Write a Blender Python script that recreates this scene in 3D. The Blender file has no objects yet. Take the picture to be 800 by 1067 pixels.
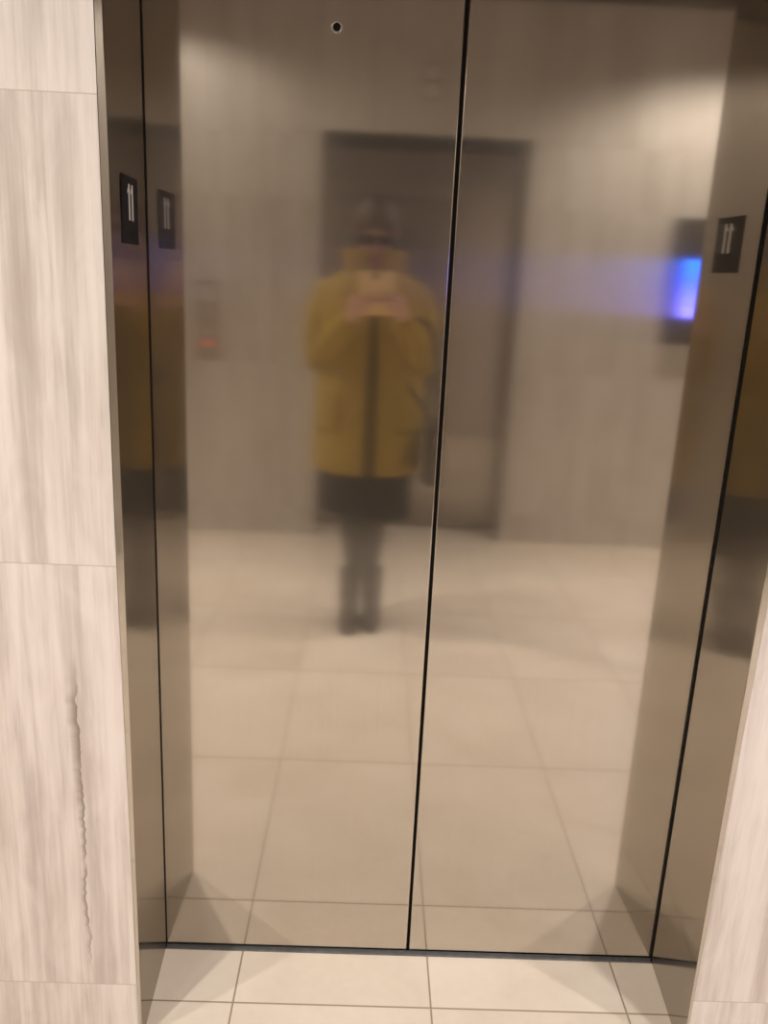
import bpy, bmesh, math, random
from mathutils import Vector, Matrix
random.seed(7)
C = bpy.context.scene.collection
SC = bpy.context.scene

# ------------------------------------------------------------------ sizes (metres)
D = 0.2375                      # depth of the door recess
XL, XR = -0.5253, 0.536         # door opening at the door plane (y = 0)
FL, FR = -0.5157, 0.5220        # front corners of the two jambs
HEAD = 2.11                     # underside of the frame header
CEIL = 2.75
YB = -3.084                     # face of the opposite wall
XW0, XW1 = -5.20, 5.40          # side walls of the lobby
CAM = Vector((-0.1303, -1.5395, 1.4243))
R2 = Vector((0.99894, -0.00945, 0.045)); U2 = Vector((-0.04085, 0.26677, 0.96289)); FW = Vector((0.0211, 0.96371, -0.26611))

# ------------------------------------------------------------------ materials
def mat(name):
    m = bpy.data.materials.new(name); m.use_nodes = True
    nt = m.node_tree; nt.nodes.clear()
    out = nt.nodes.new('ShaderNodeOutputMaterial')
    return m, nt, out

class N:
    """small node-graph helper"""
    def __init__(s, nt): s.nt = nt
    def __call__(s, typ, ins=None, **kw):
        n = s.nt.nodes.new(typ)
        for k, v in kw.items(): setattr(n, k, v)
        for k, v in (ins or {}).items():
            if hasattr(v, 'is_output'): s.nt.links.new(v, n.inputs[k])
            else: n.inputs[k].default_value = v
        return n
    def math(s, op, a, b=0.0, c=0.0):
        return s('ShaderNodeMath', {0: a, 1: b, 2: c}, operation=op).outputs[0]
    def ramp(s, fac, stops):
        r = s('ShaderNodeValToRGB', {0: fac}); e = r.color_ramp.elements
        while len(e) < len(stops): e.new(0.5)
        for el, (p, c) in zip(e, stops): el.position = p; el.color = (*c, 1)
        return r.outputs[0]
    def mix(s, fac, a, b, blend='MIX'):
        n = s.nt.nodes.new('ShaderNodeMix'); n.data_type = 'RGBA'; n.blend_type = blend
        for i, v in ((0, fac), (6, a), (7, b)):
            if hasattr(v, 'is_output'): s.nt.links.new(v, n.inputs[i])
            else: n.inputs[i].default_value = (*v, 1) if isinstance(v, tuple) and len(v) == 3 else v
        return n.outputs[2]

def simple(name, col, rough=0.6, metal=0.0, bump=0.0, bscale=200.0, var=0.0, vscale=30.0, emit=None, estr=0.0, spec=0.5):
    m, nt, out = mat(name); n = N(nt)
    tc = n('ShaderNodeTexCoord').outputs['Object']
    p = n('ShaderNodeBsdfPrincipled', {'Roughness': rough, 'Metallic': metal, 'Specular IOR Level': spec})
    p.inputs['Base Color'].default_value = (*col, 1)
    if var:
        nz = n('ShaderNodeTexNoise', {'Vector': tc, 'Scale': vscale, 'Detail': 4.0}).outputs[0]
        c = n.mix(nz, tuple(max(0, x*(1-var)) for x in col), tuple(min(1, x*(1+var)) for x in col))
        nt.links.new(c, p.inputs['Base Color'])
    if bump:
        nb = n('ShaderNodeTexNoise', {'Vector': tc, 'Scale': bscale, 'Detail': 3.0}).outputs[0]
        b = n('ShaderNodeBump', {'Height': nb, 'Strength': bump, 'Distance': 0.004})
        nt.links.new(b.outputs[0], p.inputs['Normal'])
    if emit:
        p.inputs['Emission Color'].default_value = (*emit, 1); p.inputs['Emission Strength'].default_value = estr
    nt.links.new(p.outputs[0], out.inputs[0])
    return m

def steel(name, col=(0.59, 0.545, 0.49), w_sharp=0.87, w_smear=0.115, haze_col=(0.45, 0.41, 0.36)):
    """satin steel, grain running vertically: mirror image stays crisp up and down and smears sideways"""
    m, nt, out = mat(name); n = N(nt)
    tc = n('ShaderNodeTexCoord').outputs['Object']
    st = n('ShaderNodeMapping', {'Vector': tc, 'Scale': (420.0, 420.0, 2.5)}).outputs[0]
    nz = n('ShaderNodeTexNoise', {'Vector': st, 'Scale': 1.0, 'Detail': 3.0}).outputs[0]
    cl = n('ShaderNodeMapping', {'Vector': tc, 'Scale': (2.0, 2.0, 1.2)}).outputs[0]
    nz2 = n('ShaderNodeTexNoise', {'Vector': cl, 'Scale': 1.6, 'Detail': 3.0}).outputs[0]
    f = n.math('ADD', n.math('MULTIPLY', nz, 0.5), n.math('MULTIPLY', nz2, 0.5))
    c = n.mix(f, tuple(x*0.93 for x in col), tuple(x*1.07 for x in col))
    tz = n('ShaderNodeCombineXYZ', {0: 0.0, 1: 0.0, 2: 1.0}).outputs[0]
    def gl(ah, av):
        r = math.sqrt(math.sqrt(ah*av)); an = 1-math.sqrt(av/ah)
        return n('ShaderNodeBsdfAnisotropic', {'Color': c, 'Roughness': r, 'Anisotropy': an, 'Tangent': tz}).outputs[0]
    a = gl(0.006, 0.0022)
    a2 = gl(0.045, 0.0045)
    a = n('ShaderNodeMixShader', {0: 0.21, 1: a, 2: a2}).outputs[0]
    b = gl(0.15, 0.0055)
    h = gl(0.34, 0.20)
    m1 = n('ShaderNodeMixShader', {0: w_smear/(w_sharp+w_smear), 1: a, 2: b}).outputs[0]
    m2 = n('ShaderNodeMixShader', {0: 1-(w_sharp+w_smear), 1: m1, 2: h}).outputs[0]
    df = n('ShaderNodeBsdfDiffuse', {'Color': (*haze_col, 1)}).outputs[0]
    m3 = n('ShaderNodeMixShader', {0: 0.010, 1: m2, 2: df}).outputs[0]
    nt.links.new(m3, out.inputs[0])
    return m

def stone(name, zs, pw, x0, crack=False, axis=0, tone=(1.0, 1.0, 1.0)):
    """vein-cut silver travertine in stacked panels; zs = heights of the joints, pw = panel width"""
    m, nt, out = mat(name); n = N(nt)
    tc = n('ShaderNodeTexCoord').outputs['Object']
    sp = n('ShaderNodeSeparateXYZ', {0: tc})
    X, Z = sp.outputs[axis], sp.outputs[2]
    # which course of panels
    row = None
    for z in zs:
        g = n.math('GREATER_THAN', Z, z)
        row = g if row is None else n.math('ADD', row, g)
    col_id = n.math('FLOOR', n.math('DIVIDE', n.math('SUBTRACT', X, x0), pw))
    seed = n.math('ADD', n.math('MULTIPLY', row, 7.31), n.math('MULTIPLY', col_id, 3.77))
    v = n('ShaderNodeCombineXYZ', {0: X, 1: seed, 2: Z}).outputs[0]
    def streak(sx, sz, det, dist, off=0.0):
        mp = n('ShaderNodeMapping', {'Vector': v, 'Scale': (sx, 1.0, sz), 'Location': (off, off, 0)}).outputs[0]
        return n('ShaderNodeTexNoise', {'Vector': mp, 'Scale': 1.0, 'Detail': det, 'Distortion': dist, 'Roughness': 0.55}).outputs[0]
    a = streak(14.0, 0.8, 4.0, 0.35)
    b = streak(55.0, 2.2, 4.0, 0.5, 4.0)
    g = streak(240.0, 9.0, 2.0, 0.3, 9.0)
    pat = streak(22.0, 7.0, 3.0, 0.6, 2.0)
    f = n.math('ADD', n.math('ADD', n.math('MULTIPLY', a, 0.43), n.math('MULTIPLY', b, 0.31)), n.math('ADD', n.math('MULTIPLY', g, 0.10), n.math('MULTIPLY', pat, 0.18)))
    c = n.ramp(f, [(0.32, (0.47, 0.40, 0.35)), (0.43, (0.585, 0.515, 0.46)), (0.50, (0.70, 0.63, 0.57)), (0.57, (0.79, 0.72, 0.66)), (0.68, (0.83, 0.765, 0.71))])
    if tone != (1.0, 1.0, 1.0): c = n.mix(1.0, c, tone, 'MULTIPLY')
    if crack:
        # the dark ragged vein in the lower left panel
        ns = n('ShaderNodeTexNoise', {'Vector': n('ShaderNodeCombineXYZ', {0: 0.0, 1: 0.0, 2: Z}).outputs[0], 'Scale': 36.0, 'Detail': 3.0}).outputs[0]
        wav = n('ShaderNodeTexNoise', {'Vector': n('ShaderNodeCombineXYZ', {0: 5.0, 1: 0.0, 2: Z}).outputs[0], 'Scale': 5.0, 'Detail': 1.0}).outputs[0]
        xc = n.math('ADD', n.math('ADD', -0.6035, n.math('MULTIPLY', n.math('SUBTRACT', ns, 0.5), 0.020)), n.math('MULTIPLY', n.math('SUBTRACT', wav, 0.5), 0.02))
        dx = n.math('SUBTRACT', xc, X)                      # > 0 to the left of the crack
        wid = n.math('ADD', 0.006, n.math('ADD', n.math('MULTIPLY', wav, 0.006), n.math('MULTIPLY', n('ShaderNodeMapRange', {0: Z, 1: 0.45, 2: 0.66}).outputs[0], 0.010)))
        fade = n.math('SUBTRACT', 1.0, n.math('DIVIDE', dx, wid))
        on = n.math('MULTIPLY', n.math('GREATER_THAN', dx, 0.0), n.math('MAXIMUM', fade, 0.0))
        zr = n.math('MULTIPLY', n('ShaderNodeMapRange', {0: Z, 1: 0.15, 2: 0.24}).outputs[0], n('ShaderNodeMapRange', {0: Z, 1: 0.79, 2: 0.70}).outputs[0])
        brk = n('ShaderNodeMapRange', {0: n('ShaderNodeTexNoise', {'Vector': n('ShaderNodeCombineXYZ', {0: 9.0, 1: 0.0, 2: Z}).outputs[0], 'Scale': 11.0, 'Detail': 2.0}).outputs[0], 1: 0.30, 2: 0.46}).outputs[0]
        k = n.math('MULTIPLY', n.math('MULTIPLY', on, zr), n.math('MULTIPLY', brk, 1.0))
        c = n.mix(k, c, (0.25, 0.195, 0.155))
    # joints
    j = None
    for z in zs:
        t = n.math('LESS_THAN', n.math('ABSOLUTE', n.math('SUBTRACT', Z, z)), 0.0010)
        j = t if j is None else n.math('MAXIMUM', j, t)
    fx = n.math('FRACT', n.math('DIVIDE', n.math('SUBTRACT', X, x0), pw))
    t = n.math('LESS_THAN', n.math('MULTIPLY', fx, pw), 0.002)
    j = n.math('MAXIMUM', j, t)
    c = n.mix(n.math('MULTIPLY', j, 0.55), c, (0.42, 0.34, 0.29))
    bp = n('ShaderNodeBump', {'Height': n.math('SUBTRACT', f, n.math('MULTIPLY', j, 0.8)), 'Strength': 0.12, 'Distance': 0.003})
    p = n('ShaderNodeBsdfPrincipled', {'Base Color': c, 'Roughness': 0.5, 'Normal': bp.outputs[0], 'Specular IOR Level': 0.35})
    nt.links.new(p.outputs[0], out.inputs[0])
    return m

def tiles(name):
    m, nt, out = mat(name); n = N(nt)
    tc = n('ShaderNodeTexCoord').outputs['Object']
    sp = n('ShaderNodeSeparateXYZ', {0: tc}); X, Y = sp.outputs[0], sp.outputs[1]
    px, py = 0.4005, 0.6065
    ux = n.math('DIVIDE', n.math('ADD', X, 0.3583+px*20), px)
    uy = n.math('DIVIDE', n.math('ADD', Y, 0.146+py*20), py)
    ax = n.math('MULTIPLY', n.math('ABSOLUTE', n.math('SUBTRACT', n.math('FRACT', n.math('ADD', ux, 0.5)), 0.5)), px)
    ay = n.math('MULTIPLY', n.math('ABSOLUTE', n.math('SUBTRACT', n.math('FRACT', n.math('ADD', uy, 0.5)), 0.5)), py)
    g = n.math('LESS_THAN', n.math('MINIMUM', ax, ay), 0.0019)
    seed = n.math('ADD', n.math('MULTIPLY', n.math('FLOOR', ux), 5.3), n.math('MULTIPLY', n.math('FLOOR', uy), 11.7))
    v = n('ShaderNodeCombineXYZ', {0: X, 1: Y, 2: seed}).outputs[0]
    a = n('ShaderNodeTexNoise', {'Vector': v, 'Scale': 3.5, 'Detail': 5.0, 'Distortion': 0.6}).outputs[0]
    b = n('ShaderNodeTexNoise', {'Vector': v, 'Scale': 40.0, 'Detail': 3.0}).outputs[0]
    f = n.math('ADD', n.math('MULTIPLY', a, 0.8), n.math('MULTIPLY', b, 0.2))
    c = n.ramp(f, [(0.3, (0.68, 0.585, 0.48)), (0.5, (0.745, 0.65, 0.54)), (0.7, (0.79, 0.70, 0.60))])
    c = n.mix(g, c, (0.34, 0.265, 0.19))
    bp = n('ShaderNodeBump', {'Height': n.math('SUBTRACT', 1.0, g), 'Strength': 0.25, 'Distance': 0.002})
    p = n('ShaderNodeBsdfPrincipled', {'Base Color': c, 'Roughness': 0.42, 'Normal': bp.outputs[0], 'Specular IOR Level': 0.4})
    nt.links.new(p.outputs[0], out.inputs[0])
    return m

def screen_mat(name):
    """lit display: blue field with paler writing-like bands low down"""
    m, nt, out = mat(name); n = N(nt)
    tc = n('ShaderNodeTexCoord').outputs['Object']
    sp = n('ShaderNodeSeparateXYZ', {0: tc}); Z = sp.outputs[2]; X = sp.outputs[0]
    t = n('ShaderNodeMapRange', {0: Z, 1: -0.145, 2: 0.145}).outputs[0]
    c = n.ramp(t, [(0.0, (0.10, 0.11, 0.95)), (0.3, (0.05, 0.09, 1.0)), (0.6, (0.025, 0.08, 1.0)), (1.0, (0.012, 0.13, 1.0))])
    v = n('ShaderNodeCombineXYZ', {0: n.math('MULTIPLY', X, 30.0), 1: 0.0, 2: n.math('MULTIPLY', Z, 55.0)}).outputs[0]
    nz = n('ShaderNodeTexNoise', {'Vector': v, 'Scale': 1.0, 'Detail': 2.0}).outputs[0]
    k = n.math('MULTIPLY', n('ShaderNodeMapRange', {0: nz, 1: 0.50, 2: 0.60}).outputs[0], n('ShaderNodeMapRange', {0: t, 1: 0.66, 2: 0.35}).outputs[0])
    c = n.mix(n.math('MULTIPLY', k, 0.32), c, (0.75, 0.45, 0.80))
    e = n('ShaderNodeEmission', {'Color': c, 'Strength': 9.0})
    nt.links.new(e.outputs[0], out.inputs[0])
    return m

M = {}
ZS = [0.128, 0.955, 1.652, 2.36]
M['stone'] = stone('vein cut travertine', ZS, 0.61, -0.5240-0.61*6, crack=True, tone=(0.95, 0.945, 0.955))
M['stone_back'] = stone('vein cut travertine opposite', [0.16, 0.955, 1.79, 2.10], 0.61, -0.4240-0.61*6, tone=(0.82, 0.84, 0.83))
M['stone_side'] = stone('vein cut travertine sides', ZS, 0.61, -6.0, axis=1)
M['tile'] = tiles('beige porcelain floor tile')
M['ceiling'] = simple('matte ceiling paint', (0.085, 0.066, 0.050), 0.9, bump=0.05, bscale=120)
M['steel'] = steel('satin stainless door')
M['jamb'] = steel('satin stainless frame', col=(0.53, 0.495, 0.45), w_sharp=0.84, w_smear=0.13)
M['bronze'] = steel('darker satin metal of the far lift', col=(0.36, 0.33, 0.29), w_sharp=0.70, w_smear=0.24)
M['sill'] = simple('worn aluminium sill', (0.36, 0.355, 0.35), 0.5, metal=0.8, bump=0.2, bscale=300, var=0.3, vscale=60)
M['rubber_or_shade'] = simple('black rubber', (0.008, 0.007, 0.006), 0.8, var=0.2, spec=0.1)  # seals; also the black that stands in for shade in gaps, keyhole and shaft
M['plate'] = simple('black sign plate', (0.010, 0.009, 0.009), 0.6, bump=0.02, bscale=400, var=0.2, spec=0.2)
M['white'] = simple('white sign lettering', (0.86, 0.83, 0.80), 0.55, var=0.03)
M['chrome'] = simple('bright steel ring', (0.75, 0.72, 0.68), 0.25, metal=1.0, var=0.05)
M['panel_steel'] = simple('brushed call panel', (0.36, 0.29, 0.26), 0.55, metal=0.3, var=0.08)
M['button'] = simple('steel button', (0.5, 0.46, 0.42), 0.35, metal=0.8, var=0.05)
M['button_lit'] = simple('lit red call button', (0.8, 0.12, 0.05), 0.4, emit=(1.0, 0.13, 0.04), estr=0.9, var=0.05)
M['lantern_lens'] = simple('frosted hall lantern lens', (0.75, 0.72, 0.66), 0.5, var=0.04)
M['bezel'] = simple('dark display housing', (0.030, 0.027, 0.026), 0.4, var=0.1)
M['screen'] = screen_mat('lit blue display')
M['trim'] = simple('white downlight trim', (0.75, 0.73, 0.70), 0.5, var=0.03)
M['lens'] = simple('warm lamp lens', (0.9, 0.85, 0.75), 0.5, emit=(1.0, 0.84, 0.66), estr=6.0, var=0.02)
M['skin'] = simple('skin', (0.62, 0.36, 0.26), 0.5, bump=0.03, bscale=400, var=0.06)
M['hair'] = simple('brown hair', (0.10, 0.055, 0.035), 0.5, bump=0.5, bscale=90, var=0.35, vscale=60)
M['coat'] = simple('mustard pile coat', (0.35, 0.235, 0.042), 0.95, bump=0.7, bscale=140, var=0.18, vscale=45, spec=0.1)
M['dress'] = simple('black dress cloth', (0.014, 0.013, 0.012), 0.9, bump=0.2, bscale=300, var=0.2, spec=0.15)
M['tights'] = simple('charcoal tights', (0.055, 0.048, 0.043), 0.8, bump=0.1, bscale=500, var=0.15, spec=0.2)
M['boot'] = simple('dark grey suede boot', (0.040, 0.035, 0.032), 0.85, bump=0.3, bscale=200, var=0.25, spec=0.2)
M['sole'] = simple('black boot sole', (0.012, 0.011, 0.010), 0.8, var=0.2)
M['bag'] = simple('black leather bag', (0.014, 0.013, 0.013), 0.5, bump=0.2, bscale=160, var=0.2)
M['phone'] = simple('ochre phone case', (0.80, 0.58, 0.24), 0.5, var=0.05)
M['glass_dark'] = simple('black glass', (0.01, 0.01, 0.012), 0.1, var=0.1)
M['frames'] = simple('dark spectacle frame', (0.015, 0.012, 0.012), 0.35, var=0.1)
M['eye'] = simple('eye', (0.30, 0.24, 0.20), 0.3, var=0.2)
M['lips'] = simple('lips', (0.52, 0.20, 0.17), 0.5, var=0.08)

# ------------------------------------------------------------------ mesh helpers
def link(name, bm, m, parent=None, smooth=False, kind=None, bevel=0.0, segs=2):
    bmesh.ops.recalc_face_normals(bm, faces=bm.faces)
    me = bpy.data.meshes.new(name); bm.to_mesh(me); bm.free()
    for mm in (m if isinstance(m, (list, tuple)) else [m]): me.materials.append(mm)
    o = bpy.data.objects.new(name, me); C.objects.link(o)
    if parent: o.parent = parent
    if kind: o['kind'] = kind
    if smooth:
        for p in me.polygons: p.use_smooth = True
    if bevel:
        b = o.modifiers.new('bevel', 'BEVEL'); b.width = bevel; b.segments = segs; b.limit_method = 'ANGLE'; b.angle_limit = math.radians(40)
    return o

def thing(name, label, cat, loc=(0, 0, 0), rz=0.0, group=None):
    o = bpy.data.objects.new(name, None); C.objects.link(o); o.empty_display_size = 0.1
    o.location = loc; o.rotation_euler = (0, 0, rz)
    o['label'] = label; o['category'] = cat
    if group: o['group'] = group
    return o

def tag(o, label, cat, group=None):
    o['label'] = label; o['category'] = cat
    if group: o['group'] = group
    return o

def box(bm, x0, x1, y0, y1, z0, z1):
    vs = [bm.verts.new(p) for p in ((x0, y0, z0), (x1, y0, z0), (x1, y1, z0), (x0, y1, z0), (x0, y0, z1), (x1, y0, z1), (x1, y1, z1), (x0, y1, z1))]
    for f in ((3, 2, 1, 0), (4, 5, 6, 7), (0, 1, 5, 4), (1, 2, 6, 5), (2, 3, 7, 6), (3, 0, 4, 7)):
        bm.faces.new([vs[i] for i in f])
    return bm

def bx(*a): return box(bmesh.new(), *a)

def loft(bm, rings, closed=True, cap=True):
    vr = [[bm.verts.new(p) for p in r] for r in rings]
    k = len(vr[0])
    for a, b in zip(vr, vr[1:]):
        for i in range(k if closed else k-1):
            j = (i+1) % k
            bm.faces.new((a[i], a[j], b[j], b[i]))
    if cap and closed:
        bm.faces.new(list(reversed(vr[0]))); bm.faces.new(vr[-1])
    return bm

def prism(bm, poly, z0, z1, top=None):
    top = top or poly
    return loft(bm, [[(x, y, z0) for x, y in poly], [(x, y, z1) for x, y in top]])

def tube(bm, pts, rad, seg=14, caps=True):
    """tapered tube through pts, rounded ends; rad: list of r or (rx, ry)"""
    pts = [Vector(p) for p in pts]; rings = []
    ref = None; n = len(pts)
    def ring(c, t, r, ref):
        u = ref - t*ref.dot(t); u.normalize(); v = t.cross(u)
        rx, ry = r if isinstance(r, tuple) else (r, r)
        return [c + u*(rx*math.cos(2*math.pi*i/seg)) + v*(ry*math.sin(2*math.pi*i/seg)) for i in range(seg)]
    for i, p in enumerate(pts):
        t = (pts[min(i+1, n-1)] - pts[max(i-1, 0)]).normalized()
        if ref is None:
            ref = Vector((1, 0, 0)) if abs(t.x) < 0.8 else Vector((0, 1, 0))
        r = rad[i]
        sc = lambda k: tuple(x*k for x in r) if isinstance(r, tuple) else r*k
        mn = min(r) if isinstance(r, tuple) else r
        if i == 0 and caps:
            for k in (0.35, 0.75): rings.append(ring(p - t*mn*math.sqrt(1-k*k)*0.9, t, sc(k), ref))
        rings.append(ring(p, t, r, ref))
        if i == n-1 and caps:
            for k in (0.75, 0.35): rings.append(ring(p + t*mn*math.sqrt(1-k*k)*0.9, t, sc(k), ref))
    return loft(bm, rings)

def smooth_path(pts, rad, k=4):
    """Catmull-Rom through points and radii"""
    P = [Vector(p) for p in pts]; n = len(P); op, orr = [], []
    for i in range(n-1):
        p0, p1, p2, p3 = P[max(i-1, 0)], P[i], P[i+1], P[min(i+2, n-1)]
        for s in range(k):
            t = s/k
            op.append(0.5*((2*p1) + (p2-p0)*t + (2*p0-5*p1+4*p2-p3)*t*t + (3*p1-p0-3*p2+p3)*t**3))
            a, b = rad[i], rad[i+1]
            orr.append(tuple(x*(1-t)+y*t for x, y in zip(a, b)) if isinstance(a, tuple) else a*(1-t)+b*t)
    op.append(P[-1]); orr.append(rad[-1])
    return op, orr

def ell(bm, c, r, seg=20, rings=14, rot=None):
    mt = Matrix.Translation(c) @ (rot.to_4x4() if rot else Matrix.Identity(4)) @ Matrix.Diagonal((*r, 1))
    bmesh.ops.create_uvsphere(bm, u_segments=seg, v_segments=rings, radius=1.0, matrix=mt)
    return bm

def cyl(bm, c, r, h, seg=32, axis='Z', r2=None):
    rot = {'Z': Matrix.Identity(4), 'Y': Matrix.Rotation(math.pi/2, 4, 'X'), 'X': Matrix.Rotation(math.pi/2, 4, 'Y')}[axis]
    bmesh.ops.create_cone(bm, cap_ends=True, segments=seg, radius1=r, radius2=r if r2 is None else r2, depth=h, matrix=Matrix.Translation(c) @ rot)
    return bm

def annulus(bm, c, ro, ri, h, seg=40, axis='Z'):
    out = []
    for (r, z) in ((ri, 0), (ro, 0), (ro, h), (ri, h)):
        ring = []
        for i in range(seg):
            a = 2*math.pi*i/seg; u, v = r*math.cos(a), r*math.sin(a)
            p = (u, v, z) if axis == 'Z' else (u, -z, v)
            ring.append(bm.verts.new(Vector(c)+Vector(p)))
        out.append(ring)
    for k in range(4):
        a, b = out[k], out[(k+1) % 4]
        for i in range(seg):
            j = (i+1) % seg; bm.faces.new((a[i], a[j], b[j], b[i]))
    return bm

def copy_thing(root, loc, rz, label, group=None):
    r = root.copy(); C.objects.link(r); r.location = loc; r.rotation_euler = (0, 0, rz); r['label'] = label
    if group: r['group'] = group
    def kids(o, c):
        for ch in [x for x in bpy.data.objects if x.parent == o]:
            d = ch.copy(); C.objects.link(d); d.parent = c; kids(ch, d)
    kids(root, r)
    return r

# ------------------------------------------------------------------ room shell
link('floor', bx(XW0, XW1, YB-0.40, -0.0108, -0.06, 0.0), M['tile'], kind='structure')
link('ceiling', bx(XW0, XW1, YB-0.40, -0.03, CEIL, CEIL+0.08), M['ceiling'], kind='structure')

def holed_wall(name, m, yf, yb, xl_low, xl, xr_low, xr, zt):
    """stone wall with the lift opening; the stone edge leans a few millimetres near the floor"""
    bm = bmesh.new()
    outer0, outer1 = XW0, XW1
    zs = [0.0, 1.0, zt]
    for (o, edge) in ((outer0, (xl_low, xl, xl)), (outer1, (xr_low, xr, xr))):
        for k in range(2):
            a0, a1 = edge[k], edge[k+1]
            bk = edge[2]+(-0.012 if o < 0 else 0.012)
            lo = [(o, yf, zs[k]), (a0, yf, zs[k]), (bk, yf+(0.02 if yb > yf else -0.02), zs[k]), (bk, yb, zs[k]), (o, yb, zs[k])]
            hi = [(o, yf, zs[k+1]), (a1, yf, zs[k+1]), (bk, yf+(0.02 if yb > yf else -0.02), zs[k+1]), (bk, yb, zs[k+1]), (o, yb, zs[k+1])]
            v = [bm.verts.new(p) for p in lo+hi]
            fs = [(i, (i+1) % 5, (i+1) % 5+5, i+5) for i in range(5)]
            if k == 0: fs.append((0, 1, 2, 3, 4))
            if k == 1: fs.append((5, 6, 7, 8, 9))
            for f in fs: bm.faces.new([v[i] for i in f])
    box(bm, outer0, outer1, yf, yb, zt, CEIL)
    return link(name, bm, m, kind='structure')

holed_wall('wall_front', M['stone'], -D, -0.03, -0.5205, -0.5290, 0.5270, 0.5365, HEAD+0.013)
XC = 0.105                                        # centre of the lift across the lobby
holed_wall('wall_back', M['stone_back'], YB, YB-D+0.03, XC-0.5290, XC-0.5290, XC+0.5290, XC+0.5290, HEAD+0.013)
link('wall_left', bx(XW0-0.1, XW0, YB-0.4, 0.0, 0, CEIL), M['stone_side'], kind='structure')
link('wall_right', bx(XW1, XW1+0.1, YB-0.4, 0.0, 0, CEIL), M['stone_side'], kind='structure')

# ------------------------------------------------------------------ lift frame, doors, sill
def lift_frame(label, xl, xr, fl, fr, ol, orr, ol0, or0, m='jamb'):
    """steel lining: two jambs and a header, front edge showing as a narrow lip"""
    t = thing('elevator_door_frame', label, 'door frame')
    yf = -D-0.0025
    for s, (f, b, o1, o0) in enumerate(((fl, xl, ol, ol0), (fr, xr, orr, or0))):
        sg = -1 if s == 0 else 1
        bo = b+sg*0.004
        bm = bmesh.new(); rings = []
        for z, o in ((0.0, o0), (1.0, o1), (HEAD, o1)):
            oo = (max if sg > 0 else min)(o, f+sg*0.003)
            gp = -0.0075 if s == 0 else -0.0100
            rings.append([(f, yf, z), (oo, yf, z), (oo, -D+0.004, z), (bo, -0.05, z), (bo, gp, z), (b, gp, z)])
        loft(bm, rings)
        link('jamb', bm, M[m], t, bevel=0.0012)
        g = bmesh.new(); box(g, min(b, b+sg*0.012), max(b, b+sg*0.012), -0.0075 if s == 0 else -0.0100, -0.0012, 0.0, HEAD)  # black strip standing in for the shaded gap between jamb and door
        link('seal_or_gap_shade', g, M['rubber_or_shade'], t)
    h = bmesh.new(); box(h, ol, orr, yf, -0.0075, HEAD, HEAD+0.012)
    link('header', h, M[m], t, bevel=0.0012)
    return t

lift_frame('stainless frame lining the door recess between the two pale stone walls', XL, XR, FL, FR, -0.5282, 0.5357, -0.5200, 0.5262)

def leaf(label, x0, x1, seal, group=None, m='steel'):
    t = thing('elevator_door_panel', label, 'elevator door', (0, 0, 0), 0, group)
    link('door_panel', bx(x0, x1, 0.0, 0.032, 0.0075, HEAD+0.03), M[m], t, bevel=0.0022, segs=3)
    if seal:
        link('seal_or_gap_shade', bx(x1 if seal < 0 else x0-0.006, x1+0.006 if seal < 0 else x0, 0.006, 0.028, 0.0095, HEAD+0.03), M['rubber_or_shade'], t)
    link('guide_gap_shade', bx(x0+0.004, x1-0.004, 0.008, 0.018, -0.004, 0.0080), M['rubber_or_shade'], t)  # guide run full width to draw the dark gap under the door as black
    return t

left_leaf = leaf('left brushed steel elevator door with the round keyhole near its top', -0.552, -0.0030, -1)
right_leaf = leaf('right brushed steel elevator door showing the blue screen reflection', 0.0030, 0.562, 0)
# keyhole of the left leaf
kb = annulus(bmesh.new(), (-0.2095, 0.0005, 1.811), 0.0092, 0.0062, 0.0025, axis='Y')
link('keyhole_ring', kb, M['chrome'], left_leaf, smooth=False, bevel=0.0005)
kh = cyl(bmesh.new(), (-0.2095, 0.0003, 1.811), 0.0063, 0.003, axis='Y')
link('keyhole', kh, M['rubber_or_shade'], left_leaf)

def sill(label, x0, x1):
    t = thing('door_sill', label, 'door sill')
    bm = bmesh.new()
    # profile (y, z): nosing with two running grooves
    prof = [(-0.0105, -0.03), (-0.0105, -0.0005), (0.006, -0.0005), (0.006, -0.012), (0.022, -0.012), (0.022, -0.0005), (0.045, -0.0005), (0.045, -0.012), (0.060, -0.012), (0.060, -0.0005), (0.10, -0.0005), (0.10, -0.03)]
    loft(bm, [[(x, y, z) for y, z in prof] for x in (x0, x1)])
    link('sill_plate', bm, M['sill'], t)
    return t
sill('worn metal sill strip on the floor under the two steel doors', -0.552, 0.562)
# black sheets below and behind the doors, standing in for the shaft's darkness
link('shaft_dark_1', bx(-0.60, 0.60, 0.36, 0.40, -0.10, CEIL), M['rubber_or_shade'], kind='structure')
link('shaft_dark_2', bx(-0.60, 0.60, 0.10, 0.36, -0.06, -0.03), M['rubber_or_shade'], kind='structure')

# the lift across the lobby (seen in the doors)
def opposite():
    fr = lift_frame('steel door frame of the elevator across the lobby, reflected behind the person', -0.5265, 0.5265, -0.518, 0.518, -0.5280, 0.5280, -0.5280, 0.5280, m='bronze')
    fr.location = (XC, YB-D, 0); fr.rotation_euler = (0, 0, math.pi)
    for lab, x0, x1 in (('reflected elevator door across the lobby, behind the person on the call panel side', -0.552, -0.003),
                        ('reflected elevator door across the lobby, behind the person on the blue screen side', 0.003, 0.552)):
        # rotated half a turn, so the leaf at -x stands on the screen side
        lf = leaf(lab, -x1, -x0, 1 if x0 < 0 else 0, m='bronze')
        lf.location = (XC, YB-D, 0); lf.rotation_euler = (0, 0, math.pi)
    s = sill('metal sill under the reflected elevator across the lobby', -0.552, 0.552)
    s.location = (XC, YB-D, 0); s.rotation_euler = (0, 0, math.pi)
opposite()
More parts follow.
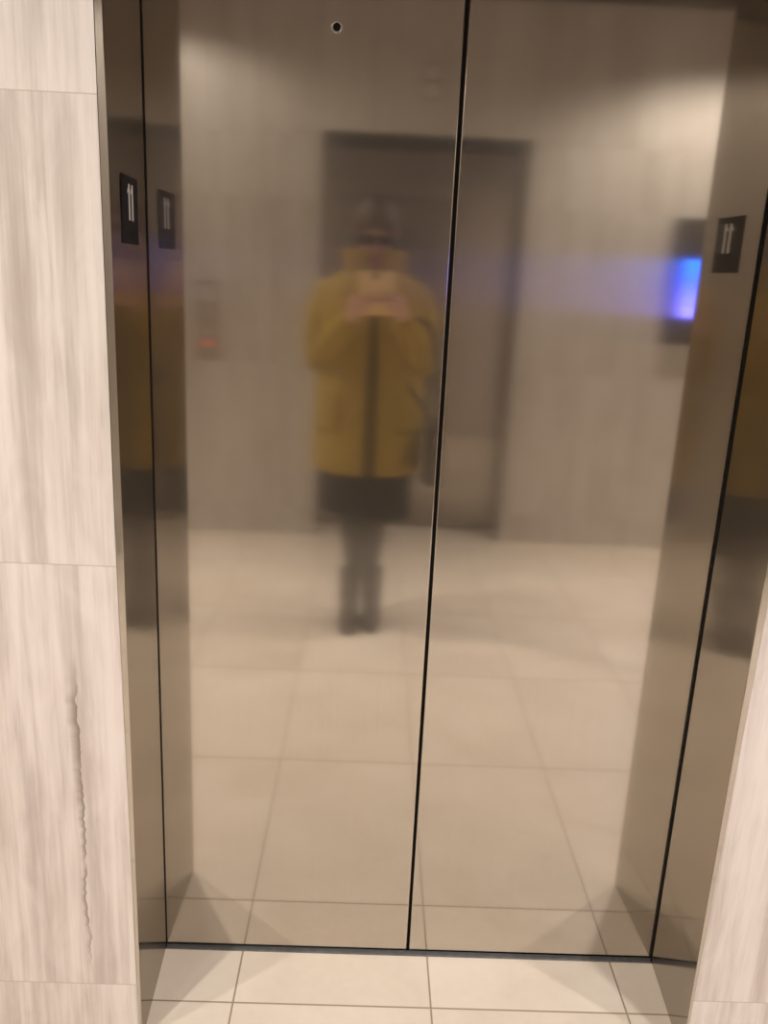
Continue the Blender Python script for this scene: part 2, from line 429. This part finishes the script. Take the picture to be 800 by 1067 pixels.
link('shaft_dark_3', bx(-0.55, 0.75, YB-D-0.40, YB-D-0.36, -0.10, CEIL), M['rubber_or_shade'], kind='structure')  # black sheet in place of the unlit shaft behind the far doors

# ------------------------------------------------------------------ floor number signs
def one(bm, x, zt, zb, w):
    """numeral 1 in the (x, z) plane with a little flag, a few tenths of a millimetre proud"""
    poly = [(x+w/2, zt), (x+w/2, zb), (x-w/2, zb), (x-w/2, zt-0.0115), (x-w/2-0.0062, zt-0.0145), (x-w/2-0.0062, zt-0.0095), (x-w/2-0.001, zt-0.006), (x-w/2+0.0012, zt)]
    f = [bm.verts.new((px, -0.0016, pz)) for px, pz in poly]; b = [bm.verts.new((px, -0.0009, pz)) for px, pz in poly]
    bm.faces.new(f); bm.faces.new(list(reversed(b)))
    for i in range(len(poly)):
        j = (i+1) % len(poly); bm.faces.new((f[i], b[i], b[j], f[j]))
    return bm

def sign(label, loc, rz):
    """sign with its back on the plane y = 0 of its own frame, facing -y"""
    t = thing('floor_number_sign', label, 'floor sign', loc, rz, 'floor number signs on the door jambs')
    link('plate', bx(-0.0535, 0.0535, -0.0012, 0.0, -0.0505, 0.0505), M['plate'], t, bevel=0.0004)
    for x in (-0.0050, 0.0155):
        link('numeral', one(bmesh.new(), x, 0.0385, -0.0150, 0.0092), M['white'], t)
    b = bmesh.new()
    for gx in (-0.012, 0.004, 0.012):
        for gz in (-0.034, -0.040): ell(b, (gx, -0.0012, gz), (0.0009, 0.0009, 0.0009), 8, 6)
    link('braille_dots', b, M['plate'], t)
    return t
# jamb faces lean by under a degree; the sign's frame is turned to lie on them
aL = math.atan2(FL-XL, D-0.0075); aR = math.atan2(XR-FR, D-0.0075)
def jx(y, f, b): return b+(f-b)*(-y-0.0075)/(D-0.005)
yS = -0.1235
sL = sign('black sign plate with a white 11 on the left steel jamb', (jx(yS, FL, XL)+0.0002, yS, 1.507), math.pi/2)
sL.rotation_euler[2] = math.pi/2 + aL
sR = sign('black floor number plate on the right jamb, seen only as a reflection', (jx(yS-0.004, FR, XR)-0.0002, yS-0.004, 1.511), -math.pi/2)
sR.rotation_euler[2] = -math.pi/2 - aR

# ------------------------------------------------------------------ wall fittings across the lobby
def call_panel():
    t = thing('elevator_call_panel', 'tall narrow call button panel with one red lit button, reflected at left', 'call panel', (-1.008, YB, 1.16))
    link('faceplate', bx(-0.066, 0.066, 0.0, 0.006, -0.208, 0.208), M['panel_steel'], t, bevel=0.002)
    for z, m, lab in ((-0.055, 'button', None), (-0.115, 'button_lit', 'button glowing red')):
        b = cyl(bmesh.new(), (0, 0.010, z), 0.017, 0.010, axis='Y')
        o = link('button', b, M[m], t, bevel=0.0015)
        if lab: o['label'] = lab
        r = annulus(bmesh.new(), (0, 0.0105, z), 0.022, 0.0185, 0.0048, axis='Y')
        link('button_ring', r, M['chrome'], o)
    k = annulus(bmesh.new(), (0, 0.0105, 0.05), 0.012, 0.006, 0.0048, axis='Y'); link('key_switch', k, M['chrome'], t)
    link('notice_window', bx(-0.045, 0.045, 0.0055, 0.0075, 0.10, 0.18), M['button'], t)
call_panel()

def lantern():
    t = thing('hall_lantern', 'small plate with two square lenses above the reflected elevator', 'hall lantern', (0.112, YB, 2.365))
    link('backplate', bx(-0.045, 0.045, 0.0, 0.008, -0.085, 0.085), M['panel_steel'], t, bevel=0.002)
    for z in (0.041, -0.041):
        link('lens', bx(-0.030, 0.030, 0.006, 0.022, z-0.031, z+0.031), M['lantern_lens'], t, bevel=0.004)
lantern()

def display():
    t = thing('wall_display', 'dark wall display with a glowing blue screen, reflected at right', 'display', (1.715, YB, 1.435))
    link('housing', bx(-0.305, 0.305, 0.0, 0.075, -0.285, 0.350), M['bezel'], t, bevel=0.008)
    o = link('screen', bx(-0.255, 0.275, -0.002, 0.002, -0.145, 0.145), M['screen'], t)
    o.location = (0, 0.0765, 0.0)
    fr = bmesh.new()
    for a in ((-0.268, 0.288, 0.145, 0.158), (-0.268, 0.288, -0.158, -0.145), (-0.268, -0.255, -0.145, 0.145), (0.275, 0.288, -0.145, 0.145)):
        box(fr, a[0], a[1], 0.074, 0.081, a[2], a[3])
    link('screen_bezel', fr, M['glass_dark'], t)
display()

# ------------------------------------------------------------------ ceiling lights
def downlight(label, x, y, watts, size=2.5, blend=0.5, tilt=0):
    t = thing('recessed_downlight', label, 'ceiling light', (x, y, CEIL), 0, 'recessed ceiling downlights')
    link('trim_ring', annulus(bmesh.new(), (0, 0, -0.006), 0.075, 0.056, 0.006), M['trim'], t, bevel=0.0015)
    link('lens', cyl(bmesh.new(), (0, 0, -0.0015), 0.056, 0.003), M['lens'], t)
    l = bpy.data.lights.new('lamp', 'SPOT'); l.energy = watts; l.color = (1.0, 0.94, 0.875)
    l.spot_size = size; l.spot_blend = blend; l.shadow_soft_size = 0.045
    o = bpy.data.objects.new('lamp', l); C.objects.link(o); o.parent = t; o.location = (0, 0, -0.012); o.rotation_euler = (math.radians(tilt), 0, 0)
    return t
downlight('downlight in the middle row, second from the left end of the lobby', -1.33, -1.66, 185, 2.1, 0.6, 20)
downlight('downlight in the middle row, second from the right end of the lobby', 1.33, -1.66, 115, 2.1, 0.6, 20)
downlight('downlight in the middle row at the left end of the lobby', -2.20, -1.66, 175, 2.1, 0.6, 20)
downlight('downlight in the middle row at the right end of the lobby', 2.23, -1.66, 200, 2.1, 0.6, 20)
downlight('downlight near the far wall on the call panel side', -1.32, YB+0.56, 47, 2.6, 0.35)
downlight('downlight near the far wall on the blue screen side', 1.62, YB+0.66, 126, 2.5, 0.45)

# ------------------------------------------------------------------ the person holding the phone
PX, PY = -0.140, -1.855
person = thing('person', 'person in a mustard coat and dark skirt taking a photo, reflected in the doors', 'person', (PX, PY, 0))
ROOT = Vector((PX, PY, 0))
# phone frame (x right, y up, z away from the person), in world space
PC = CAM - R2*0.024 - U2*0.063 - FW*0.011
def ph(x, y, z): return PC + R2*x + U2*y + FW*z
def pl(x, y, z): return ph(x + (0.057 if x > 0 else 0.0), y, z) - ROOT          # phone frame -> person's local frame

HC = Vector((0.005, 0.055, 1.575))                  # head centre (local)
tilt = Matrix.Rotation(math.radians(-16), 3, 'X')   # looking down at the phone
def hd(x, y, z): return HC + tilt @ Vector((x, y, z))

def body_mesh():
    bm = bmesh.new()
    # torso
    tor = [(0.90, 0.155, 0.105, 0.0), (1.00, 0.150, 0.100, 0.005), (1.08, 0.125, 0.090, 0.005), (1.18, 0.140, 0.100, 0.010), (1.28, 0.155, 0.105, 0.010), (1.36, 0.150, 0.085, 0.0), (1.41, 0.090, 0.060, 0.0)]
    loft(bm, [[(a*math.cos(2*math.pi*i/24), yc+b*math.sin(2*math.pi*i/24), z) for i in range(24)] for z, a, b, yc in tor])
    # neck and head
    tube(bm, [(0, 0.0, 1.37), (0.0, 0.02, 1.44), hd(0, -0.015, -0.05)], [0.058, 0.050, 0.050])
    ell(bm, hd(0, -0.012, 0.022), (0.073, 0.090, 0.094), 28, 20)           # skull
    ell(bm, hd(0, 0.012, -0.040), (0.060, 0.070, 0.070), 24, 16)           # face, jaw
    ell(bm, hd(0, 0.040, -0.098), (0.026, 0.026, 0.018))                   # chin
    tube(bm, [hd(0, 0.078, 0.012), hd(0, 0.092, -0.018), hd(0, 0.100, -0.034)], [0.008, 0.010, 0.013])   # nose
    for s in (-1, 1):
        ell(bm, hd(s*0.008, 0.092, -0.036), (0.008, 0.008, 0.007))
        ell(bm, hd(s*0.074, -0.012, -0.012), (0.009, 0.020, 0.031))        # ears
        ell(bm, hd(s*0.034, 0.062, -0.034), (0.022, 0.016, 0.018))         # cheek
        tube(bm, [hd(s*0.012, 0.081, 0.024), hd(s*0.048, 0.066, 0.024)], [0.008, 0.007])   # brow
        # legs
        p, r = smooth_path([(s*0.080, 0.0, 0.92), (s*0.074, 0.012, 0.72), (s*0.050, 0.018, 0.49), (s*0.041, -0.004, 0.37), (s*0.036, -0.012, 0.22), (s*0.040, -0.010, 0.09)],
                           [0.082, 0.074, 0.048, 0.043, 0.029, 0.028])
        tube(bm, p, r)
        p, r = smooth_path([(s*0.042, -0.035, 0.045), (s*0.044, 0.03, 0.045), (s*0.050, 0.12, 0.030)], [0.030, 0.032, 0.022]); tube(bm, p, r)
        # arm: shoulder, elbow, wrist
        sh = Vector((s*0.150, -0.005, 1.345)); el = Vector((s*0.178, 0.015, 1.105)); wr = pl(s*0.066, -0.098, -0.012)
        p, r = smooth_path([sh*0.6+Vector((0, 0, 0.545)), sh, (sh+el)/2+Vector((s*0.01, 0, 0)), el, (el+wr)/2, wr], [0.046, 0.046, 0.043, 0.040, 0.037, 0.026]); tube(bm, p, r)
        # palm along the edge of the phone
        tube(bm, [wr, pl(s*0.056, -0.075, -0.008), pl(s*0.053, -0.040, 0.000), pl(s*0.051, -0.014, 0.002)], [(0.024, 0.018), (0.026, 0.017), (0.022, 0.015), (0.014, 0.011)])
        # four fingers across the back of the phone
        for k, (yy, ln) in enumerate(((-0.011, 0.050), (-0.029, 0.056), (-0.047, 0.052), (-0.064, 0.042))):
            off = 0.0025 if s > 0 else -0.002
            fp = [pl(s*0.053, yy-0.004, 0.000), pl(s*0.0515, yy, 0.012), pl(s*0.040, yy+0.002+off, 0.0165), pl(s*(0.053-ln*0.62), yy+0.004+off, 0.0150), pl(s*(0.053-ln), yy+0.005+off, 0.0125)]
            p, r = smooth_path(fp, [0.0090, 0.0085, 0.0078, 0.0072, 0.0062], 4); tube(bm, p, r, 10)
        # thumb, leaving the side of the palm and lying on the screen side
        tp = [pl(s*0.056, -0.070, -0.012), pl(s*0.046, -0.050, -0.019), pl(s*0.034, -0.030, -0.018), pl(s*0.022, -0.018, -0.0145)]
        p, r = smooth_path(tp, [0.0125, 0.0105, 0.0088, 0.0072], 4); tube(bm, p, r, 10)
    return bm

b = body_mesh()
body = link('body', b, M['skin'], person)
rm = body.modifiers.new('remesh', 'REMESH'); rm.mode = 'VOXEL'; rm.voxel_size = 0.0032; rm.use_smooth_shade = True
sm = body.modifiers.new('smooth', 'SMOOTH'); sm.factor = 0.5; sm.iterations = 3
body['label'] = 'skin of face and hands'

# face parts
for s in (-1, 1):
    link('eye', ell(bmesh.new(), hd(s*0.031, 0.070, 0.004), (0.0125, 0.0095, 0.0075), 16, 10), M['eye'], person, True)
lp = bmesh.new(); p, r = smooth_path([hd(-0.022, 0.070, -0.066), hd(0, 0.080, -0.064), hd(0.022, 0.070, -0.066)], [(0.004, 0.004), (0.006, 0.007), (0.004, 0.004)]); tube(lp, p, r, 10)
link('mouth', lp, M['lips'], person, True)
# glasses
gl = thing('glasses', '', ''); del gl['label']; del gl['category']; gl.parent = person
fb = bmesh.new()
for s in (-1, 1):
    pts = [hd(s*0.033+0.027*math.cos(a), 0.094-0.004*abs(math.cos(a)), 0.002+0.020*math.sin(a)) for a in [2*math.pi*i/20 for i in range(21)]]
    tube(fb, pts, [0.0026]*21, 8, caps=False)
    tube(fb, [hd(s*0.060, 0.088, 0.006), hd(s*0.080, 0.04, 0.006), hd(s*0.083, -0.02, 0.004)], [0.0026]*3, 8)
tube(fb, [hd(-0.008, 0.096, 0.006), hd(0.008, 0.096, 0.006)], [0.0026]*2, 8)
link('spectacle_frame', fb, M['frames'], gl, True)
for s in (-1, 1):
    lb = bmesh.new(); cyl(lb, (0, 0, 0), 1.0, 1.0, 24, 'Y')
    for v in lb.verts: v.co = hd(s*0.033+v.co.x*0.0255, 0.0925+v.co.y*0.0012, 0.002+v.co.z*0.0185)
    link('spectacle_lens', lb, M['glass_dark'], gl)
# hair: cap with fringe, falling to the collar at the sides and back
hb = bmesh.new(); rings = []
NS = 44
for k in range(17):
    th = 0.02 + (math.pi*0.74)*k/16
    ring = []
    for i in range(NS):
        a = 2*math.pi*i/NS
        front = max(0.0, math.sin(a))
        lim = 1.0-0.40*front**1.2
        t = th*lim
        wob = 1.0+0.012*math.sin(i*3.1+k*0.7)+0.010*math.sin(i*7.3)
        x = 0.087*math.sin(t)*math.cos(a)*wob; y = -0.012+0.104*math.sin(t)*math.sin(a)*wob; z = 0.026+0.112*math.cos(t)
        if t > math.pi/2: x *= 1.0+0.10*(t-math.pi/2); z -= 0.022*(t-math.pi/2)
        ring.append(hd(x, y, z))
    rings.append(ring)
loft(hb, rings, cap=False); hb.faces.new(list(reversed([v for v in hb.verts][:NS])))
hair = link('hair', hb, M['hair'], person, True)
so = hair.modifiers.new('solid', 'SOLIDIFY'); so.thickness = 0.012; so.offset = -1
# bun on the crown
link('hair_bun', ell(bmesh.new(), hd(-0.010, -0.055, 0.118), (0.034, 0.032, 0.026), 20, 12), M['hair'], hair, True)

# dress under the coat
def ering(a, bb, yc, z, n=40, a0=0.0, a1=2*math.pi, fold=0.0, closed=True):
    out = []
    for i in range(n):
        th = a0+(a1-a0)*(i/(n if closed else n-1))
        k = 1+fold*math.sin(th*9+0.6)
        out.append((a*math.cos(th)*k, yc+bb*math.sin(th)*k, z))
    return out
dress = bmesh.new()
loft(dress, [ering(*t) for t in ((0.186, 0.140, 0.0, 0.485), (0.186, 0.142, 0.0, 0.56), (0.182, 0.140, 0.0, 0.75), (0.175, 0.130, 0.0, 0.95), (0.150, 0.115, 0.005, 1.08), (0.165, 0.122, 0.010, 1.25), (0.158, 0.105, 0.003, 1.35), (0.085, 0.068, 0.003, 1.412))], cap=False)
for v in dress.verts:
    if v.co.z < 0.60: v.co.z -= 0.10*v.co.x*(0.60-v.co.z)/0.115-0.006
do = link('dress', dress, M['dress'], person, True); s_ = do.modifiers.new('solid', 'SOLIDIFY'); s_.thickness = 0.004; s_.offset = 1

# coat, open down the front
coat_r = [(0.675, 0.192, 0.178, 0.0, 0.11), (0.70, 0.198, 0.180, 0.0, 0.11), (0.82, 0.198, 0.176, 0.0, 0.105), (0.95, 0.194, 0.168, 0.0, 0.10), (1.08, 0.192, 0.156, 0.003, 0.10), (1.20, 0.192, 0.152, 0.006, 0.09), (1.30, 0.190, 0.142, 0.006, 0.06), (1.37, 0.180, 0.122, 0.0, 0.03), (1.415, 0.130, 0.100, 0.005, 0.02), (1.435, 0.100, 0.092, 0.012, 0.02)]
cb = bmesh.new(); rings = []
for z, a, bb, yc, g in coat_r:
    c0 = math.pi/2 - 0.06
    rings.append(ering(a, bb, yc, z, 64, c0+g, c0+2*math.pi-g, 0.012, closed=False))
loft(cb, rings, closed=False, cap=False)
coat = link('coat', cb, M['coat'], person, True)
s_ = coat.modifiers.new('solid', 'SOLIDIFY'); s_.thickness = 0.020; s_.offset = 1
s_ = coat.modifiers.new('sub', 'SUBSURF'); s_.levels = 1; s_.render_levels = 1
# stand collar
kb = bmesh.new(); rings = []
for z, a, bb, yc in ((1.410, 0.100, 0.090, 0.012), (1.440, 0.098, 0.094, 0.020), (1.475, 0.100, 0.102, 0.028), (1.508, 0.106, 0.110, 0.030), (1.518, 0.102, 0.106, 0.030)):
    rings.append(ering(a, bb, yc, z, 56, math.pi/2-0.06+0.16, math.pi/2-0.06+2*math.pi-0.16, 0.01, closed=False))
loft(kb, rings, closed=False, cap=False)
co = link('collar', kb, M['coat'], coat, True)
s_ = co.modifiers.new('solid', 'SOLIDIFY'); s_.thickness = 0.018; s_.offset = 1
s_ = co.modifiers.new('sub', 'SUBSURF'); s_.levels = 1; s_.render_levels = 1
for s in (-1, 1):
    sb = bmesh.new()
    sh = Vector((s*0.158, -0.002, 1.352)); el = Vector((s*0.180, 0.018, 1.11)); wr = pl(s*0.068, -0.106, -0.014)
    p, r = smooth_path([sh, (sh+el)/2+Vector((s*0.022, 0, 0.01)), el+Vector((s*0.006, 0, 0)), el*0.5+wr*0.5+Vector((s*0.012, 0, -0.004)), wr*0.92+el*0.08], [0.070, 0.070, 0.066, 0.058, 0.045], 6)
    tube(sb, p, [q*(1+0.03*math.sin(i*1.7)) for i, q in enumerate(r)], 20)
    link('sleeve', sb, M['coat'], coat, True)
    cfb = bmesh.new(); c1 = wr*0.93+el*0.07; c0 = wr*0.82+el*0.18
    tube(cfb, [c0, c1], [0.052, 0.047], 20); link('cuff', cfb, M['coat'], coat, True)
# patch pockets
for s in (-1, 1):
    pb = bmesh.new()
    ang = [math.pi/2 - s*(0.55+0.55*i/6) for i in range(7)]
    rings = []
    for z in (0.84, 0.86, 0.93, 0.985, 0.995):
        k = 1.0 if 0.85 < z < 0.99 else 0.985
        rings.append([(0.219*math.cos(t)*k, 0.196*math.sin(t)*k, z) for t in ang])
    loft(pb, rings, closed=False, cap=False)
    po = link('pocket', pb, M['coat'], coat, True); s_ = po.modifiers.new('solid', 'SOLIDIFY'); s_.thickness = 0.012; s_.offset = 0

# tights
tb = bmesh.new()
for s in (-1, 1):
    p, r = smooth_path([(s*0.080, 0.0, 0.90), (s*0.074, 0.012, 0.72), (s*0.050, 0.018, 0.49), (s*0.041, -0.004, 0.37), (s*0.036, -0.012, 0.22), (s*0.040, -0.010, 0.10)], [0.086, 0.079, 0.052, 0.047, 0.033, 0.032])
    tube(tb, p, r, 20)
link('tights', tb, M['tights'], person, True)

# ankle boots
for s, fy in ((-1, 0.018), (1, -0.012)):
    bb = bmesh.new()
    ca = Vector((s*0.0465, -0.010, 0))
    prof = [  # z, half width, y back, y front
        (0.026, 0.040, -0.070, 0.170), (0.050, 0.042, -0.072, 0.168), (0.075, 0.041, -0.070, 0.135), (0.100, 0.042, -0.068, 0.078), (0.130, 0.0435, -0.066, 0.060), (0.180, 0.045, -0.066, 0.056), (0.228, 0.046, -0.066, 0.058), (0.236, 0.043, -0.062, 0.054)]
    rings = []
    for z, w, y0, y1 in prof:
        yc, hb_ = (y0+y1)/2, (y1-y0)/2; ring = []
        for i in range(28):
            th = 2*math.pi*i/28
            yy = math.sin(th); ww = w*(1.0-0.12*max(0, -yy)) if z > 0.09 else w*(0.86+0.14*math.cos((yy-0.45)*1.6))
            ring.append((ca.x+ww*math.cos(th)*(abs(math.cos(th))**-0.12 if abs(math.cos(th)) > 0.05 else 1), ca.y+fy+yc+hb_*yy, z))
        rings.append(ring)
    loft(bb, rings)
    bo = link('boot', bb, M['boot'], person, True)
    sb = bmesh.new()
    rr = [[(ca.x+(v[0]-ca.x)*k, v[1], z) for v in rings[0]] for z, k in ((0.012, 1.03), (0.028, 1.06))]
    loft(sb, rr)
    rh = [[(ca.x+0.034*math.cos(2*math.pi*i/20), ca.y+fy-0.034+0.036*math.sin(2*math.pi*i/20), z) for i in range(20)] for z in (0.0, 0.014)]
    loft(sb, rh)
    rf = [[(ca.x+0.037*math.cos(2*math.pi*i/20), ca.y+fy+0.090+0.068*math.sin(2*math.pi*i/20), z) for i in range(20)] for z in (0.0, 0.014)]
    loft(sb, rf)
    link('sole', sb, M['sole'], bo)

# ------------------------------------------------------------------ phone and bag
phone = thing('smartphone', 'smartphone in an opened ochre folio case held up in both hands of the person', 'phone', PC)
phone.rotation_euler = Matrix((R2, U2, -FW)).transposed().to_euler()
link('case', bx(-0.0385, 0.0385, -0.0785, 0.0785, -0.0050, 0.0035), M['phone'], phone, bevel=0.0032, segs=3)
link('folio_cover', bx(0.0395, 0.0955, -0.0785, 0.0785, -0.0030, 0.0020), M['phone'], phone, bevel=0.0015)
link('folio_hinge', bx(0.0360, 0.0430, -0.0740, 0.0740, -0.0022, 0.0010), M['phone'], phone, bevel=0.0008)
link('screen', bx(-0.0350, 0.0350, -0.0740, 0.0740, 0.0033, 0.0043), M['glass_dark'], phone, bevel=0.0004)
cm = link('camera_bump', bx(0.016, 0.034, 0.050, 0.075, -0.0062, -0.0045), M['glass_dark'], phone, bevel=0.0008)
for yy in (0.0685, 0.0570):
    link('camera_lens', annulus(bmesh.new(), (0.0245, yy, -0.0070), 0.0045, 0.0030, 0.0012), M['chrome'], cm)

FA = Vector((0.180, 0.018, 1.11))*0.5 + pl(0.068, -0.106, -0.014)*0.5 + Vector((0.008, 0, -0.004))   # middle of the forearm
BO = Vector((0.252, FA.y-0.004, 0.655))
bag = thing('handbag', 'black handbag hanging from the forearm beside the mustard coat, reflected in the left door', 'handbag', ROOT+BO)
def sq(v, e): return math.copysign(abs(v)**e, v)
bgb = bmesh.new()
loft(bgb, [[(w*sq(math.cos(t), 0.5), dd*sq(math.sin(t), 0.6), z) for t in [2*math.pi*(i+0.5)/32 for i in range(32)]] for z, w, dd in ((0.0, 0.024, 0.094), (0.010, 0.029, 0.102), (0.10, 0.030, 0.102), (0.20, 0.025, 0.096), (0.235, 0.016, 0.090))])
link('bag_body', bgb, M['bag'], bag, True)
fl = bmesh.new(); box(fl, 0.024, 0.034, -0.085, 0.085, 0.10, 0.225); link('flap', fl, M['bag'], bag, bevel=0.003)
link('clasp', bx(0.033, 0.037, -0.018, 0.018, 0.095, 0.120), M['chrome'], bag, bevel=0.001)
st = bmesh.new()
f = FA-BO; RS = 0.087
pts = [(0.026, 0.0, 0.195), (0.028, 0.0, 0.27), (f.x+RS, f.y, f.z-0.045), (f.x+RS*0.96, f.y, f.z+0.02), (f.x+RS*0.6, f.y, f.z+RS*0.86), (f.x, f.y, f.z+RS*1.06), (f.x-RS*0.6, f.y, f.z+RS*0.86), (f.x-RS*0.96, f.y, f.z+0.02), (f.x-RS, f.y, f.z-0.045), (-0.026, 0.0, 0.27), (-0.022, 0.0, 0.195)]
p, r = smooth_path(pts, [(0.010, 0.004)]*len(pts), 5); tube(st, p, r, 10)
link('strap', st, M['bag'], bag, True)

# ------------------------------------------------------------------ world, camera, colour
w = bpy.data.worlds.new('world'); SC.world = w; w.use_nodes = True
w.node_tree.nodes['Background'].inputs[0].default_value = (0, 0, 0, 1)
cam = bpy.data.cameras.new('camera'); co = bpy.data.objects.new('camera', cam); C.objects.link(co)
cam.sensor_fit = 'HORIZONTAL'; cam.sensor_width = 36.0; cam.lens = 886.0/800.0*36.0; cam.clip_start = 0.004; cam.clip_end = 50
rot = Matrix((R2, U2, -FW)).transposed().to_4x4()
co.matrix_world = Matrix.Translation(CAM) @ rot
SC.camera = co
vs = SC.view_settings; vs.view_transform = 'Standard'; vs.look = 'None'; vs.gamma = 1.0; vs.use_curve_mapping = False; vs.exposure = -0.07
SC.cycles.max_bounces = 14; SC.cycles.glossy_bounces = 8; SC.cycles.diffuse_bounces = 5
SC.cycles.sample_clamp_indirect = 6.0
SC.cycles.use_denoising = True
